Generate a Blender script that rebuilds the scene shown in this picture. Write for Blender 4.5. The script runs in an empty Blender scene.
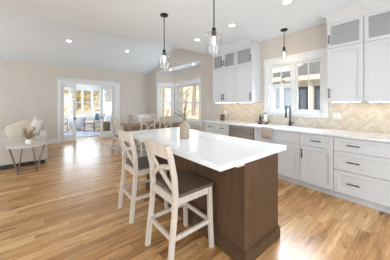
import bpy, bmesh, math, random
from mathutils import Vector, Matrix
random.seed(7)
S = bpy.context.scene
COL = S.collection
PI = math.pi
W = 3.837                     # inner face of the kitchen wall
SX0, SX1, SY = -.6, 2.62, 11.8   # sunroom inner faces
FAR = 8.02                    # inner face of the far wall
CEIL = 2.744

# ------------------------------------------------------------------ camera, world, sun, daylight and added fill, exposure
cam = bpy.data.cameras.new('camera'); camo = bpy.data.objects.new('camera', cam); COL.objects.link(camo)
camo.location = (0, 0, 1.349); camo.rotation_euler = (PI/2, 0, math.radians(-39.26))
cam.sensor_width = 36; cam.lens = 188.59/390*36; cam.shift_y = -26.52/390; cam.clip_start = .03; cam.clip_end = 300
S.camera = camo
wd = bpy.data.worlds.new('sky'); S.world = wd; wd.use_nodes = True
bg = wd.node_tree.nodes['Background']; bg.inputs[0].default_value = (.86, .93, 1, 1); bg.inputs[1].default_value = 1.1
sun = bpy.data.lights.new('sun', 'SUN'); sun.energy = 4.0; sun.angle = .02; sun.color = (1, .95, .88)
suno = bpy.data.objects.new('sun', sun); COL.objects.link(suno)
suno.rotation_euler = Vector((.52, .58, -.62)).to_track_quat('-Z', 'Y').to_euler()
def area(name, loc, direction, sx, sy, power, color=(1, 1, 1), spread=PI):
    l = bpy.data.lights.new(name, 'AREA'); l.shape = 'RECTANGLE'; l.size = sx; l.size_y = sy; l.energy = power; l.color = color; l.spread = spread
    o = bpy.data.objects.new(name, l); COL.objects.link(o); o.location = loc
    o.rotation_euler = Vector(direction).to_track_quat('-Z', 'Z').to_euler(); return o
DAY = (.73, .87, 1)
area('fill_left_a', (-3.93, 1.6, 1.45), (1, 0, -.15), 2.3, 1.5, 62, DAY)  # added fill lamp, set at an unseen left window
area('fill_left_b', (-3.93, 5.6, 1.45), (1, 0, -.15), 2.3, 1.5, 84, DAY)  # second added fill on the left, toward the living area
area('fill_near_a', (-1.4, -2.43, 1.2), (0, 1, -.2), 2.2, 2.0, 118, DAY)  # added fill behind the camera, strong to lift the base cabinets
area('fill_near_b', (1.8, -2.43, 1.2), (0, 1, -.2), 1.7, 2.0, 74, DAY)  # added fill lamp at the other unseen near window
area('daylight_bay', (4.36, 5.85, 1.4), (-1, 0, 0), 1.4, 1.2, 26, DAY)
area('daylight_sunroom', (1.2, 11.65, 1.35), (0, -1, -.1), 2.8, 1.2, 75, DAY)
area('daylight_sink_window', (W+.03, 1.695, 1.69), (-1, 0, -.75), .94, .92, 26, DAY, 1.8)
area('fill_sunroom_left', (SX0+.04, 10.0, 1.45), (1, 0, 0), 2.6, 1.2, 45, DAY)  # added lamp that brightens the sunroom from its unseen side
S.view_settings.view_transform = 'Standard'; S.view_settings.look = 'None'; S.view_settings.gamma = 1
S.cycles.transparent_max_bounces = 24
S.view_settings.use_curve_mapping = False; S.view_settings.exposure = 0.0

# ------------------------------------------------------------------ helpers
ORIG = {}
class MB:
    def __init__(s, M=None): s.v = []; s.f = []; s.M = M or Matrix()
    def add(s, vs, fs):
        n = len(s.v); s.v += [s.M @ Vector(p) for p in vs]; s.f += [tuple(i+n for i in f) for f in fs]; return s
    def box(s, x0, x1, y0, y1, z0, z1, b=0.0):
        x0, x1 = min(x0, x1), max(x0, x1); y0, y1 = min(y0, y1), max(y0, y1); z0, z1 = min(z0, z1), max(z0, z1)
        if b <= 0:
            return s.add([(x0,y0,z0),(x1,y0,z0),(x1,y1,z0),(x0,y1,z0),(x0,y0,z1),(x1,y0,z1),(x1,y1,z1),(x0,y1,z1)],
                         [(0,3,2,1),(4,5,6,7),(0,1,5,4),(1,2,6,5),(2,3,7,6),(3,0,4,7)])
        bm = bmesh.new(); bmesh.ops.create_cube(bm, size=1)
        for v in bm.verts: v.co = Vector(((x0+x1)/2+v.co.x*(x1-x0), (y0+y1)/2+v.co.y*(y1-y0), (z0+z1)/2+v.co.z*(z1-z0)))
        b = min(b, .45*min(x1-x0, y1-y0, z1-z0))
        bmesh.ops.bevel(bm, geom=bm.edges[:], offset=b, segments=2, profile=.6, affect='EDGES')
        s.bm(bm); return s
    def bm(s, bm):
        bm.verts.index_update(); s.add([v.co[:] for v in bm.verts], [[v.index for v in f.verts] for f in bm.faces]); bm.free()
    def prism(s, poly, axis, a, b):
        n = len(poly)
        def P(p, t): return {'x': (t, p[0], p[1]), 'y': (p[0], t, p[1]), 'z': (p[0], p[1], t)}[axis]
        return s.add([P(p, a) for p in poly]+[P(p, b) for p in poly],
                     [tuple(range(n)), tuple(range(2*n-1, n-1, -1))]+[(i, i+n, (i+1) % n+n, (i+1) % n) for i in range(n)])
    def sweep(s, pts, prof, side, caps=True):
        """pts path; prof list of (u,v) section; side = approximate direction of the u axis"""
        pts = [Vector(p) for p in pts]; vs = []
        for i, p in enumerate(pts):
            t = (pts[min(i+1, len(pts)-1)]-pts[max(i-1, 0)]).normalized()
            u = Vector(side) - t*t.dot(Vector(side)); u.normalize(); w = t.cross(u)
            pr = prof(i/(len(pts)-1)) if callable(prof) else prof
            n = len(pr); vs += [tuple(p+u*a+w*b) for a, b in pr]
        fs = [(i*n+j, i*n+(j+1) % n, (i+1)*n+(j+1) % n, (i+1)*n+j) for i in range(len(pts)-1) for j in range(n)]
        if caps: fs += [tuple(range(n-1, -1, -1)), tuple((len(pts)-1)*n+j for j in range(n))]
        return s.add(vs, fs)
    def beam(s, pts, w, d, side):
        c = min(w, d)*.14; a, b = w/2, d/2
        return s.sweep(pts, [(-a+c,-b),(a-c,-b),(a,-b+c),(a,b-c),(a-c,b),(-a+c,b),(-a,b-c),(-a,-b+c)], side)
    def tube(s, pts, r, n=8, r1=None):
        d = (Vector(pts[-1])-Vector(pts[0])).normalized(); side = Vector((1, 0, 0)) if abs(d.x) < .8 else Vector((0, 1, 0))
        f = lambda t: [((r+((r1 if r1 is not None else r)-r)*t)*math.cos(2*PI*k/n), (r+((r1 if r1 is not None else r)-r)*t)*math.sin(2*PI*k/n)) for k in range(n)]
        return s.sweep(pts, f, side)
    def lathe(s, prof, c=(0, 0, 0), n=24, close=True):
        vs = [(c[0]+r*math.cos(2*PI*k/n), c[1]+r*math.sin(2*PI*k/n), c[2]+z) for r, z in prof for k in range(n)]
        m = len(prof)
        fs = [(i*n+k, i*n+(k+1) % n, (i+1)*n+(k+1) % n, (i+1)*n+k) for i in range(m-1) for k in range(n)]
        if close: fs += [tuple(range(n-1, -1, -1)), tuple((m-1)*n+k for k in range(n))]
        return s.add(vs, fs)
    def pillow(s, c, size, e1=.35, e2=.35, R=None, nu=24, nv=14, ez=.8):
        R = R or Matrix(); vs = []; fs = []
        sg = lambda x, e: math.copysign(abs(x)**e, x)
        for i in range(nv+1):
            a = -PI/2+PI*i/nv
            for k in range(nu):
                b = 2*PI*k/nu
                p = Vector((size[0]/2*sg(math.cos(a), e1)*sg(math.cos(b), e2), size[1]/2*sg(math.cos(a), e1)*sg(math.sin(b), e2), size[2]/2*sg(math.sin(a), ez)))
                vs.append(tuple(R @ p + Vector(c)))
        fs = [(i*nu+k, i*nu+(k+1) % nu, (i+1)*nu+(k+1) % nu, (i+1)*nu+k) for i in range(nv) for k in range(nu)]
        return s.add(vs, fs)
    def build(s, name, mat, parent=None, smooth=False, orig=None):
        o0 = Vector(orig) if orig is not None else (ORIG.get(parent.name, Vector()) if parent else Vector())
        me = bpy.data.meshes.new(name); me.from_pydata([tuple(v-o0) for v in s.v], [], s.f)
        bm = bmesh.new(); bm.from_mesh(me); bmesh.ops.remove_doubles(bm, verts=bm.verts, dist=1e-6)
        bmesh.ops.recalc_face_normals(bm, faces=bm.faces); bm.to_mesh(me); bm.free()
        me.materials.append(mat)
        if smooth:
            for p in me.polygons: p.use_smooth = True
            me.set_sharp_from_angle(angle=math.radians(40))
        o = bpy.data.objects.new(name, me); COL.objects.link(o)
        if parent: o.parent = parent
        elif orig is not None: o.location = o0
        ORIG[o.name] = o0
        return o
def tag(o, label=None, cat=None, group=None, kind=None):
    if label: o['label'] = label
    if cat: o['category'] = cat
    if group: o['group'] = group
    if kind: o['kind'] = kind
    return o
def thing(name, loc, label, cat, group=None, rz=0, local=False):
    o = bpy.data.objects.new(name, None); COL.objects.link(o); o.empty_display_size = .1
    o.location = loc; o.rotation_euler = (0, 0, rz); ORIG[o.name] = Vector() if local else Vector(loc)
    return tag(o, label, cat, group)
def struct(name, mb, mat, parent=None):
    o = mb.build(name, mat, parent); o['kind'] = 'structure'; return o
def sroot(name, loc):
    o = bpy.data.objects.new(name, None); COL.objects.link(o); o.location = loc; ORIG[o.name] = Vector(loc); o['kind'] = 'structure'; return o
def copy_tree(o, parent=None):
    c = o.copy(); COL.objects.link(c)
    if parent: c.parent = parent
    for ch in list(o.children): copy_tree(ch, c)
    return c
def relabel(o, label): o['label'] = label; return o
def frame_m(o, xd, yd):
    xd = Vector(xd).normalized(); yd = Vector(yd).normalized()
    return Matrix(((xd.x, yd.x, 0, o[0]), (xd.y, yd.y, 0, o[1]), (0, 0, 1, o[2]), (0, 0, 0, 1)))

# ------------------------------------------------------------------ materials
def mat(name, col, rough=.5, metal=0, spec=.5, coat=0, emit=None, estr=0):
    m = bpy.data.materials.new(name); m.use_nodes = True; b = m.node_tree.nodes['Principled BSDF']
    b.inputs['Base Color'].default_value = (*col, 1); b.inputs['Roughness'].default_value = rough
    b.inputs['Metallic'].default_value = metal; b.inputs['Specular IOR Level'].default_value = spec; b.inputs['Coat Weight'].default_value = coat
    if emit: b.inputs['Emission Color'].default_value = (*emit, 1); b.inputs['Emission Strength'].default_value = estr
    return m
class NT:
    def __init__(s, m): s.m = m; s.t = m.node_tree; s.b = s.t.nodes['Principled BSDF']
    def n(s, ty, **kw):
        x = s.t.nodes.new(ty)
        for k, v in kw.items(): setattr(x, k, v)
        return x
    def put(s, sock, v):
        if isinstance(v, (int, float)): sock.default_value = v
        elif isinstance(v, tuple): sock.default_value = v
        else: s.t.links.new(v, sock)
    def math(s, op, a, b=0.0, c=0.0):
        x = s.n('ShaderNodeMath', operation=op); s.put(x.inputs[0], a); s.put(x.inputs[1], b); s.put(x.inputs[2], c); return x.outputs[0]
    def coords(s):
        tc = s.n('ShaderNodeTexCoord'); sp = s.n('ShaderNodeSeparateXYZ'); s.t.links.new(tc.outputs['Object'], sp.inputs[0]); return tc.outputs['Object'], sp.outputs
    def vec(s, x, y, z):
        c = s.n('ShaderNodeCombineXYZ'); s.put(c.inputs[0], x); s.put(c.inputs[1], y); s.put(c.inputs[2], z); return c.outputs[0]
    def wn(s, v):
        x = s.n('ShaderNodeTexWhiteNoise'); s.put(x.inputs['Vector'], v); return x.outputs['Value']
    def noise(s, v, scale=1, detail=3, rough=.5):
        x = s.n('ShaderNodeTexNoise'); s.put(x.inputs['Vector'], v); x.inputs['Scale'].default_value = scale; x.inputs['Detail'].default_value = detail; x.inputs['Roughness'].default_value = rough; return x.outputs['Fac']
    def ramp(s, f, stops):
        x = s.n('ShaderNodeValToRGB'); s.put(x.inputs[0], f); e = x.color_ramp.elements
        while len(e) < len(stops): e.new(.5)
        for el, (p, c) in zip(e, stops): el.position = p; el.color = (*c, 1)
        return x.outputs[0]
    def mix(s, f, a, b, mode='MIX'):
        x = s.n('ShaderNodeMix', data_type='RGBA', blend_type=mode); s.put(x.inputs[0], f); s.put(x.inputs[6], a); s.put(x.inputs[7], b); return x.outputs[2]
    def color(s, v): s.put(s.b.inputs['Base Color'], v)
    def bump(s, h, st=.2, dist=.005):
        x = s.n('ShaderNodeBump'); x.inputs['Strength'].default_value = st; x.inputs['Distance'].default_value = dist; s.put(x.inputs['Height'], h); s.t.links.new(x.outputs[0], s.b.inputs['Normal'])

def paint(name, col, rough=.55, amt=.03):
    m = mat(name, col, rough, spec=.35); t = NT(m); v, _ = t.coords()
    f = t.noise(v, 3, 4)
    t.color(t.ramp(f, [(.3, tuple(c*(1-amt) for c in col)), (.7, tuple(min(1, c*(1+amt)) for c in col))]))
    t.bump(t.noise(v, 180, 2), .05, .001); return m
WALL = paint('wall_paint', (.65, .58, .51), .7)
WALLK = WALL
CEILM = paint('ceiling_paint', (.82, .87, .915), .8, .01)
TRIM = paint('trim_paint', (.79, .775, .755), .4, .01)
CAB = paint('cabinet_paint', (.67, .665, .66), .38, .01)
TAUPE = paint('taupe_paint', (.42, .38, .33), .7)

def wood(name, c0, c1, axis='z', scale=1.0, rough=.5, stretch=14, dark=.55, spec=.4):
    m = mat(name, c0, rough, spec=spec); t = NT(m); v, s = t.coords()
    k = {'x': 0, 'y': 1, 'z': 2}[axis]
    comps = [t.math('MULTIPLY', s[i], (1.6 if i == k else stretch*1.6)*scale) for i in range(3)]
    vv = t.vec(*comps); a = t.noise(vv, 2.2, 5, .6); b = t.noise(vv, 9, 3, .6)
    f = t.math('ADD', t.math('MULTIPLY', a, .7), t.math('MULTIPLY', b, .3))
    t.color(t.ramp(f, [(.28, tuple(c*dark for c in c0)), (.45, c0), (.68, c1)])); t.bump(f, .08, .002); return m
CREAM = wood('whitewashed_wood', (.62, .52, .43), (.72, .62, .52), 'z', 1.2, .5, 10, .85)
SEATW = wood('dark_seat_wood', (.115, .083, .062), (.18, .135, .10), 'y', 1.2, .42, 10, .6)
ISLW = wood('island_wood', (.100, .055, .029), (.135, .077, .043), 'z', .8, .5, 12, .72, .2)
TABLEW = wood('weathered_table_wood', (.28, .20, .135), (.40, .30, .21), 'x', 1, .55, 10, .6)
TRAYW = wood('tray_wood', (.20, .11, .06), (.30, .17, .10), 'y', 2, .5)
BARK = wood('bark', (.33, .27, .21), (.52, .45, .36), 'z', .8, .9, 6, .6)

def floor_mat():
    m = mat('hickory_floor', (.5, .3, .15), .3, spec=.5); t = NT(m); v, s = t.coords()
    row = t.math('FLOOR', t.math('DIVIDE', s[1], .09)); ro = t.wn(t.vec(row, 3.3, 0))
    xs = t.math('ADD', s[0], t.math('MULTIPLY', ro, 7.0)); ln = 1.15
    col = t.math('FLOOR', t.math('DIVIDE', xs, ln)); r1 = t.wn(t.vec(row, col, 1.0)); r2 = t.wn(t.vec(row, col, 5.0))
    gv = t.vec(t.math('ADD', t.math('MULTIPLY', s[0], 1.5), t.math('MULTIPLY', r1, 40)), t.math('ADD', t.math('MULTIPLY', s[1], 14), t.math('MULTIPLY', r2, 17)), 0)
    g = t.noise(gv, 1.6, 6, .62)
    base = t.ramp(r1, [(0, (.43, .21, .078)), (.3, (.57, .305, .118)), (.62, (.67, .385, .162)), (.88, (.77, .48, .23)), (1, (.34, .165, .064))])
    grain = t.ramp(g, [(.30, (.42, .34, .28)), (.46, (.90, .87, .83)), (.7, (1.14, 1.14, 1.14))])
    c = t.mix(1.0, base, grain, 'MULTIPLY')
    kv = t.vec(t.math('MULTIPLY', s[0], 2.1), t.math('MULTIPLY', s[1], 7.5), r2)
    kn = t.noise(kv, 1.25, 4, .6)
    c = t.mix(t.ramp(kn, [(.60, (0, 0, 0)), (.73, (.92, .92, .92))]), c, (.13, .06, .028, 1))
    fy = t.math('FRACT', t.math('DIVIDE', s[1], .09)); fx = t.math('FRACT', t.math('DIVIDE', xs, ln))
    gap = t.math('MAXIMUM', t.math('LESS_THAN', fy, .022), t.math('LESS_THAN', fx, .0025))
    c = t.mix(t.math('MULTIPLY', gap, .6), c, (.09, .05, .03, 1)); t.color(c)
    t.put(t.b.inputs['Roughness'], t.math('ADD', t.math('MULTIPLY', g, .14), .19))
    t.bump(t.math('SUBTRACT', t.math('MULTIPLY', g, .3), gap), .12, .002); return m
FLOORM = floor_mat()

def quartz():
    m = mat('white_quartz', (.86, .865, .87), .12, spec=.5); t = NT(m); v, s = t.coords()
    w = t.noise(v, 1.1, 4, .6); vv = t.n('ShaderNodeVectorMath', operation='ADD'); t.put(vv.inputs[0], v)
    t.put(vv.inputs[1], t.vec(t.math('MULTIPLY', w, 1.3), t.math('MULTIPLY', w, .9), 0))
    vein = t.math('ABSOLUTE', t.math('SUBTRACT', t.noise(vv.outputs[0], .9, 3, .5), .5))
    t.color(t.ramp(vein, [(0, (.70, .705, .715)), (.018, (.83, .835, .84)), (.06, (.87, .872, .875))])); return m
QUARTZ = quartz()

def chevron():
    m = mat('chevron_stone_tile', (.6, .5, .38), .35, spec=.45); t = NT(m); v, s = t.coords()
    w, th = .125, .052
    u = s[1]; z = s[2]
    pp = t.math('PINGPONG', u, w); r = t.math('DIVIDE', t.math('ADD', z, pp), th)
    row = t.math('FLOOR', r); col = t.math('FLOOR', t.math('DIVIDE', u, w)); rnd = t.wn(t.vec(row, col, 2))
    n = t.noise(v, 22, 4, .6)
    base = t.ramp(rnd, [(0, (.58, .485, .375)), (.5, (.63, .54, .425)), (1, (.69, .60, .485))])
    c = t.mix(1.0, base, t.ramp(n, [(.3, (.86, .85, .83)), (.7, (1.08, 1.08, 1.08))]), 'MULTIPLY')
    fr = t.math('FRACT', r); fu = t.math('FRACT', t.math('DIVIDE', u, w))
    line = t.math('MAXIMUM', t.math('LESS_THAN', fr, .055), t.math('LESS_THAN', fu, .022))
    t.color(t.mix(t.math('MULTIPLY', line, .7), c, (.74, .68, .58, 1))); t.bump(t.math('SUBTRACT', 0, line), .15, .001); return m
TILE = chevron()

def fabric(name, col, scale=120, amt=.15, rough=.95):
    m = mat(name, col, rough, spec=.15); t = NT(m); v, s = t.coords()
    f = t.noise(v, scale, 2); t.color(t.ramp(f, [(.3, tuple(c*(1-amt) for c in col)), (.7, tuple(min(1, c*(1+amt)) for c in col))]))
    t.bump(f, .3, .003); return m
SOFAF = fabric('cream_upholstery', (.62, .56, .49))
BEIGEF = fabric('beige_cushion', (.66, .57, .45))
IVORYF = fabric('ivory_cushion', (.78, .72, .64))
BLUEF = fabric('blue_cushion', (.16, .28, .45))
TOWELF = fabric('towel_cloth', (.52, .42, .34), 60)
CLOTH = fabric('white_cloth', (.74, .74, .76), 60, .06)
RUGM = fabric('pale_rug', (.66, .62, .57), 40, .15)
RUGB = fabric('blue_grey_rug', (.54, .55, .62), 5, .35)
BLACK = mat('matte_black_metal', (.018, .018, .02), .4, .3)
BRONZE = mat('dark_bronze', (.035, .032, .03), .38, .8)
CHAMP = mat('brushed_champagne_metal', (.30, .25, .20), .38, .9)
STEEL = mat('stainless_steel', (.40, .375, .35), .30, .95)
DKSTEEL = mat('dark_steel', (.028, .027, .028), .4, .35)
CERAM = mat('tan_ceramic', (.38, .30, .225), .6)
WHITEC = mat('white_ceramic', (.82, .80, .77), .3)
PLATE = mat('plate_plastic', (.70, .68, .65), .4)
AMBER = mat('dark_bottle', (.03, .035, .03), .2)
COPPER = mat('brown_jar', (.16, .085, .05), .35, .3)
SINKM = mat('sink_white', (.75, .75, .75), .3)
LEAFG = fabric('olive_leaf', (.10, .13, .055), 30, .35, .6)
DRIED = fabric('dried_stems', (.36, .24, .11), 40, .4)
WICKER = fabric('brown_wicker', (.25, .18, .11), 40, .45)
SHINGLE = fabric('grey_shingles', (.20, .195, .19), 12, .25)
SIDING = paint('cream_siding', (.78, .75, .67), .7)
NAVY = mat('slate_blue_frame', (.055, .075, .11), .5)
GROUNDM = fabric('leaf_litter', (.66, .58, .46), .9, .25)
GOLD = fabric('golden_leaves', (.74, .48, .14), 3.0, .65)
BULBM = mat('bulb_glow', (1, .9, .75), .3, emit=(1, .86, .66), estr=5)
LEDM = mat('downlight_glow', (1, 1, 1), .3, emit=(1, .96, .9), estr=9)
STRIPM = mat('strip_glow', (1, 1, 1), .3, emit=(1, .85, .66), estr=6)
def glass(name, tint=(1, 1, 1), base=.04, edge=.5, rough=.02):
    m = bpy.data.materials.new(name); m.use_nodes = True; t = m.node_tree; t.nodes.clear()
    o = t.nodes.new('ShaderNodeOutputMaterial'); mx = t.nodes.new('ShaderNodeMixShader'); tr = t.nodes.new('ShaderNodeBsdfTransparent'); gl = t.nodes.new('ShaderNodeBsdfGlossy')
    tr.inputs[0].default_value = (*tint, 1); gl.inputs['Roughness'].default_value = rough
    lw = t.nodes.new('ShaderNodeLayerWeight'); lw.inputs[0].default_value = .35
    mr = t.nodes.new('ShaderNodeMapRange'); mr.inputs[3].default_value = base; mr.inputs[4].default_value = edge
    t.links.new(lw.outputs['Facing'], mr.inputs[0]); t.links.new(mr.outputs[0], mx.inputs[0]); t.links.new(tr.outputs[0], mx.inputs[1]); t.links.new(gl.outputs[0], mx.inputs[2]); t.links.new(mx.outputs[0], o.inputs[0]); return m
PANE = glass('window_glass', (.99, 1, 1), .03, .25)
SHADEG = glass('clear_shade_glass', (1, 1, 1), .03, .32)
CABG = glass('cabinet_glass', (.8, .8, .8), .45, .6, .3)

# ------------------------------------------------------------------ the room shell
T = .15
XL, YN = -4.0, -2.5
zs_far = lambda y: 2.669+(FAR-y)*.2542
zs_near = lambda y: CEIL+(y-3.92)*.3907
BX, BY0, BY1 = 4.40, 4.39, 7.30        # bay: outer wall and opening
fl = MB(); fl.box(XL-T, W+T, YN-T, FAR+T, -.12, 0); struct('floor', fl, FLOORM)
fb = MB(); fb.prism([(W+T, BY0+T), (W+T, BY1-T), (BX, BY1-(BX-W)), (BX, BY0+(BX-W))], 'z', -.12, 0)
struct('floor', fb, FLOORM)
fs = MB(); fs.box(SX0-T, SX1+T, FAR+T, SY+T, -.12, 0); struct('floor', fs, FLOORM)

c = MB(); c.box(XL-T, W+T, YN-T, 3.92, CEIL, CEIL+.12); struct('ceiling', c, CEILM)
c = MB(); c.prism([(3.92, CEIL), (5.42, 3.33), (5.42, 3.45), (3.92, CEIL+.12)], 'x', XL-T, W+T); struct('ceiling', c, CEILM)
c = MB(); c.prism([(5.42, 3.33), (FAR+T, zs_far(FAR+T)), (FAR+T, zs_far(FAR+T)+.12), (5.42, 3.45)], 'x', XL-T, W+T); struct('ceiling', c, CEILM)
c = MB(); c.prism([(W+.002, BY0), (W+.002, BY1), (BX+.06, BY1-(BX-W)), (BX+.06, BY0+(BX-W))], 'z', 2.69, 2.6985); c.box(W+T, BX+.1, BY0, BY1, 2.6985, 2.8); struct('ceiling', c, CEILM)
c = MB(); c.box(SX0-T, SX1+T, FAR+T, SY+T, 2.4, 2.5); struct('ceiling', c, CEILM)

WY0, WY1, WZ0, WZ1 = 1.15, 2.165, 1.175, 2.17     # sink window opening
w = MB()
w.box(W, W+T, YN-T, WY0, 0, CEIL); w.box(W, W+T, WY1, BY0, 0, CEIL)
w.box(W, W+T, WY0, WY1, 0, WZ0); w.box(W, W+T, WY0, WY1, WZ1, CEIL)
w.prism([(3.92, CEIL), (BY0, CEIL), (BY0, zs_near(BY0)+.02)], 'x', W, W+T)
w.prism([(BY0, 2.70), (BY1, 2.70), (BY1, zs_far(BY1)+.02), (5.42, 3.35), (BY0, zs_near(BY0)+.02)], 'x', W, W+T)
w.prism([(BY1, 0), (FAR, 0), (FAR, zs_far(FAR)+.02), (BY1, zs_far(BY1)+.02)], 'x', W, W+T)
struct('wall_right', w, WALL)
DX0, DX1, DZ = .54, 2.31, 2.06                  # french door opening
w = MB()
w.box(XL-T, DX0, FAR, FAR+T, 0, 2.68); w.box(DX1, W+T, FAR, FAR+T, 0, 2.68); w.box(DX0, DX1, FAR, FAR+T, DZ, 2.68)
struct('wall_far', w, WALL)

# windows ------------------------------------------------------------------
def window(name, M, wd_, z0, z1, cas=.09, head=.13, kind='hung', cap=True, n=1, muntin=False, apron=.12):
    """local frame: x along wall, y outward from the inner face, opening 0..wd_ x z0..z1"""
    r = sroot(name, M @ Vector((wd_/2, 0, z0)))
    cs = MB(M)
    cs.box(-cas, 0, -.022, 0, z0-.03, z1, .004); cs.box(wd_, wd_+cas, -.022, 0, z0-.03, z1, .004)
    cs.box(-cas-.012, wd_+cas+.012, -.026, 0, z1, z1+head, .004)
    if cap: cs.box(-cas-.035, wd_+cas+.035, -.05, 0, z1+head, z1+head+.03, .006)
    cs.build('casing', TRIM, r)
    si = MB(M); si.box(-cas-.02, wd_+cas+.02, -.05, .0, z0-.03, z0, .006); si.box(-cas, wd_+cas, -.02, 0, z0-.03-apron, z0-.03, .003); si.build('window_sill', TRIM, r)
    j = MB(M); j.box(0, .02, 0, T, z0, z1); j.box(wd_-.02, wd_, 0, T, z0, z1); j.box(.02, wd_-.02, 0, T, z1-.02, z1); j.box(.02, wd_-.02, 0, T, z0, z0+.02); j.build('jamb', TRIM, r)
    st = .045
    if kind == 'hung':
        zm = (z0+z1)/2
        for a, b, y in ((zm-.02, z1-.02, .085), (z0+.02, zm+.02, .055)):
            s = MB(M); s.box(.02, .02+st, y, y+.03, a, b, .003); s.box(wd_-.02-st, wd_-.02, y, y+.03, a, b, .003)
            s.box(.02+st, wd_-.02-st, y, y+.03, a, a+st, .003); s.box(.02+st, wd_-.02-st, y, y+.03, b-st, b, .003)
            so = s.build('sash', TRIM, r)
            g = MB(M); g.box(.02+st-.004, wd_-.02-st+.004, y+.012, y+.018, a+st-.004, b-st+.004); g.build('glass_pane', PANE, so)
    else:
        st = .034
        ww = (wd_-.04-.07*(n-1))/n
        for k in range(n):
            x0 = .02+k*(ww+.07)
            s = MB(M); y = .05
            s.box(x0, x0+st, y, y+.035, z0+.02, z1-.02, .003); s.box(x0+ww-st, x0+ww, y, y+.035, z0+.02, z1-.02, .003)
            s.box(x0+st, x0+ww-st, y, y+.035, z0+.02, z0+.02+st, .003); s.box(x0+st, x0+ww-st, y, y+.035, z1-.02-st, z1-.02, .003)
            if muntin: s.box(x0+ww/2-.008, x0+ww/2+.008, y+.008, y+.028, z0+.02+st, z1-.02-st)
            so = s.build('sash', TRIM, r)
            g = MB(M); g.box(x0+st-.004, x0+ww-st+.004, y+.014, y+.02, z0+.02+st-.004, z1-.02-st+.004); g.build('glass_pane', PANE, so)
            if muntin:
                h = MB(M); h.box(x0+ww/2-.045, x0+ww/2+.045, .02, .05, z0+.022, z0+.04, .004); h.build('crank_handle', TRIM, so)
            if k < n-1:
                mu = MB(M); mu.box(x0+ww, x0+ww+.07, .03, T, z0+.02, z1-.02); mu.build('mullion', TRIM, r)
    return r
MK = frame_m((W, WY1, 0), (0, -1, 0), (1, 0, 0))
window('window_1', MK, WY1-WY0, WZ0, WZ1, cas=.09, head=.14, kind='casement', n=2, muntin=True, apron=.045, cap=False)

def wall_with_window(mb, M, L, z0, z1, o0, o1, H):
    m2 = MB(M); m2.box(0, o0, 0, T, 0, H); m2.box(o1, L, 0, T, 0, H); m2.box(o0, o1, 0, T, 0, z0); m2.box(o0, o1, 0, T, z1, H)
    n = len(mb.v); mb.v += m2.v; mb.f += [tuple(i+n for i in f) for f in m2.f]
LB = (BX-W)*math.sqrt(2); BYa, BYb = BY1-(BX-W), BY0+(BX-W)
wb = MB()
M1 = frame_m((W, BY1, 0), (1, -1, 0), (1, 1, 0)); M2 = frame_m((BX, BYa, 0), (0, -1, 0), (1, 0, 0)); M3 = frame_m((BX, BYb, 0), (-1, -1, 0), (1, -1, 0))
wall_with_window(wb, M1, LB, .70, 2.08, .13, LB-.13, 2.7); wall_with_window(wb, M2, BYa-BYb, .70, 2.08, .13, BYa-BYb-.13, 2.7); wall_with_window(wb, M3, LB, .70, 2.08, .13, LB-.13, 2.7)
struct('wall_bay', wb, WALL)
def sh(M, d): return M @ Matrix.Translation((d, 0, 0))
window('window_2', sh(M1, .13), LB-.26, .70, 2.08, .10, .13); window('window_3', sh(M2, .13), BYa-BYb-.26, .70, 2.08, .10, .13); window('window_4', sh(M3, .13), LB-.26, .70, 2.08, .10, .13)
# left and near walls, with unseen windows added to light the room
wl = MB(); ML = frame_m((XL, YN, 0), (0, 1, 0), (-1, 0, 0)); LL = FAR-YN
ops = [(2.9, 5.3), (6.9, 9.3)]
m2 = MB(ML); xs = [0]+[v for o in ops for v in o]+[LL]
for i in range(0, len(xs), 2): m2.box(xs[i], xs[i+1], 0, T, 0, 3.4 if 0 else 2.74)
for a, b in ops: m2.box(a, b, 0, T, 0, .65); m2.box(a, b, 0, T, 2.25, 2.74)
m2.M = Matrix(); m2.prism([(3.92, 2.74), (FAR, 2.69), (5.42, 3.35)], 'x', XL-T, XL)
struct('wall_left', m2, WALL)
window('window_5', sh(ML, ops[0][0]), 2.4, .65, 2.25, kind='casement', n=2); window('window_6', sh(ML, ops[1][0]), 2.4, .65, 2.25, kind='casement', n=2)  # both added out of view as openings for the left fill
MN = frame_m((XL, YN, 0), (1, 0, 0), (0, -1, 0)); m2 = MB(MN)
ops = [(1.5, 3.8), (4.9, 6.7)]; xs = [0]+[v for o in ops for v in o]+[W-XL]
for i in range(0, len(xs), 2): m2.box(xs[i], xs[i+1], 0, T, 0, CEIL)
for a, b in ops: m2.box(a, b, 0, T, 0, .15); m2.box(a, b, 0, T, 2.2, CEIL)
struct('wall_near', m2, WALL)
window('window_7', sh(MN, 1.5), 2.3, .15, 2.2, kind='casement', n=2, apron=.0); window('window_8', sh(MN, 4.9), 1.8, .15, 2.2, kind='casement', n=2, apron=.0)  # added behind the camera to go with the near fill lamps

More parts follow.
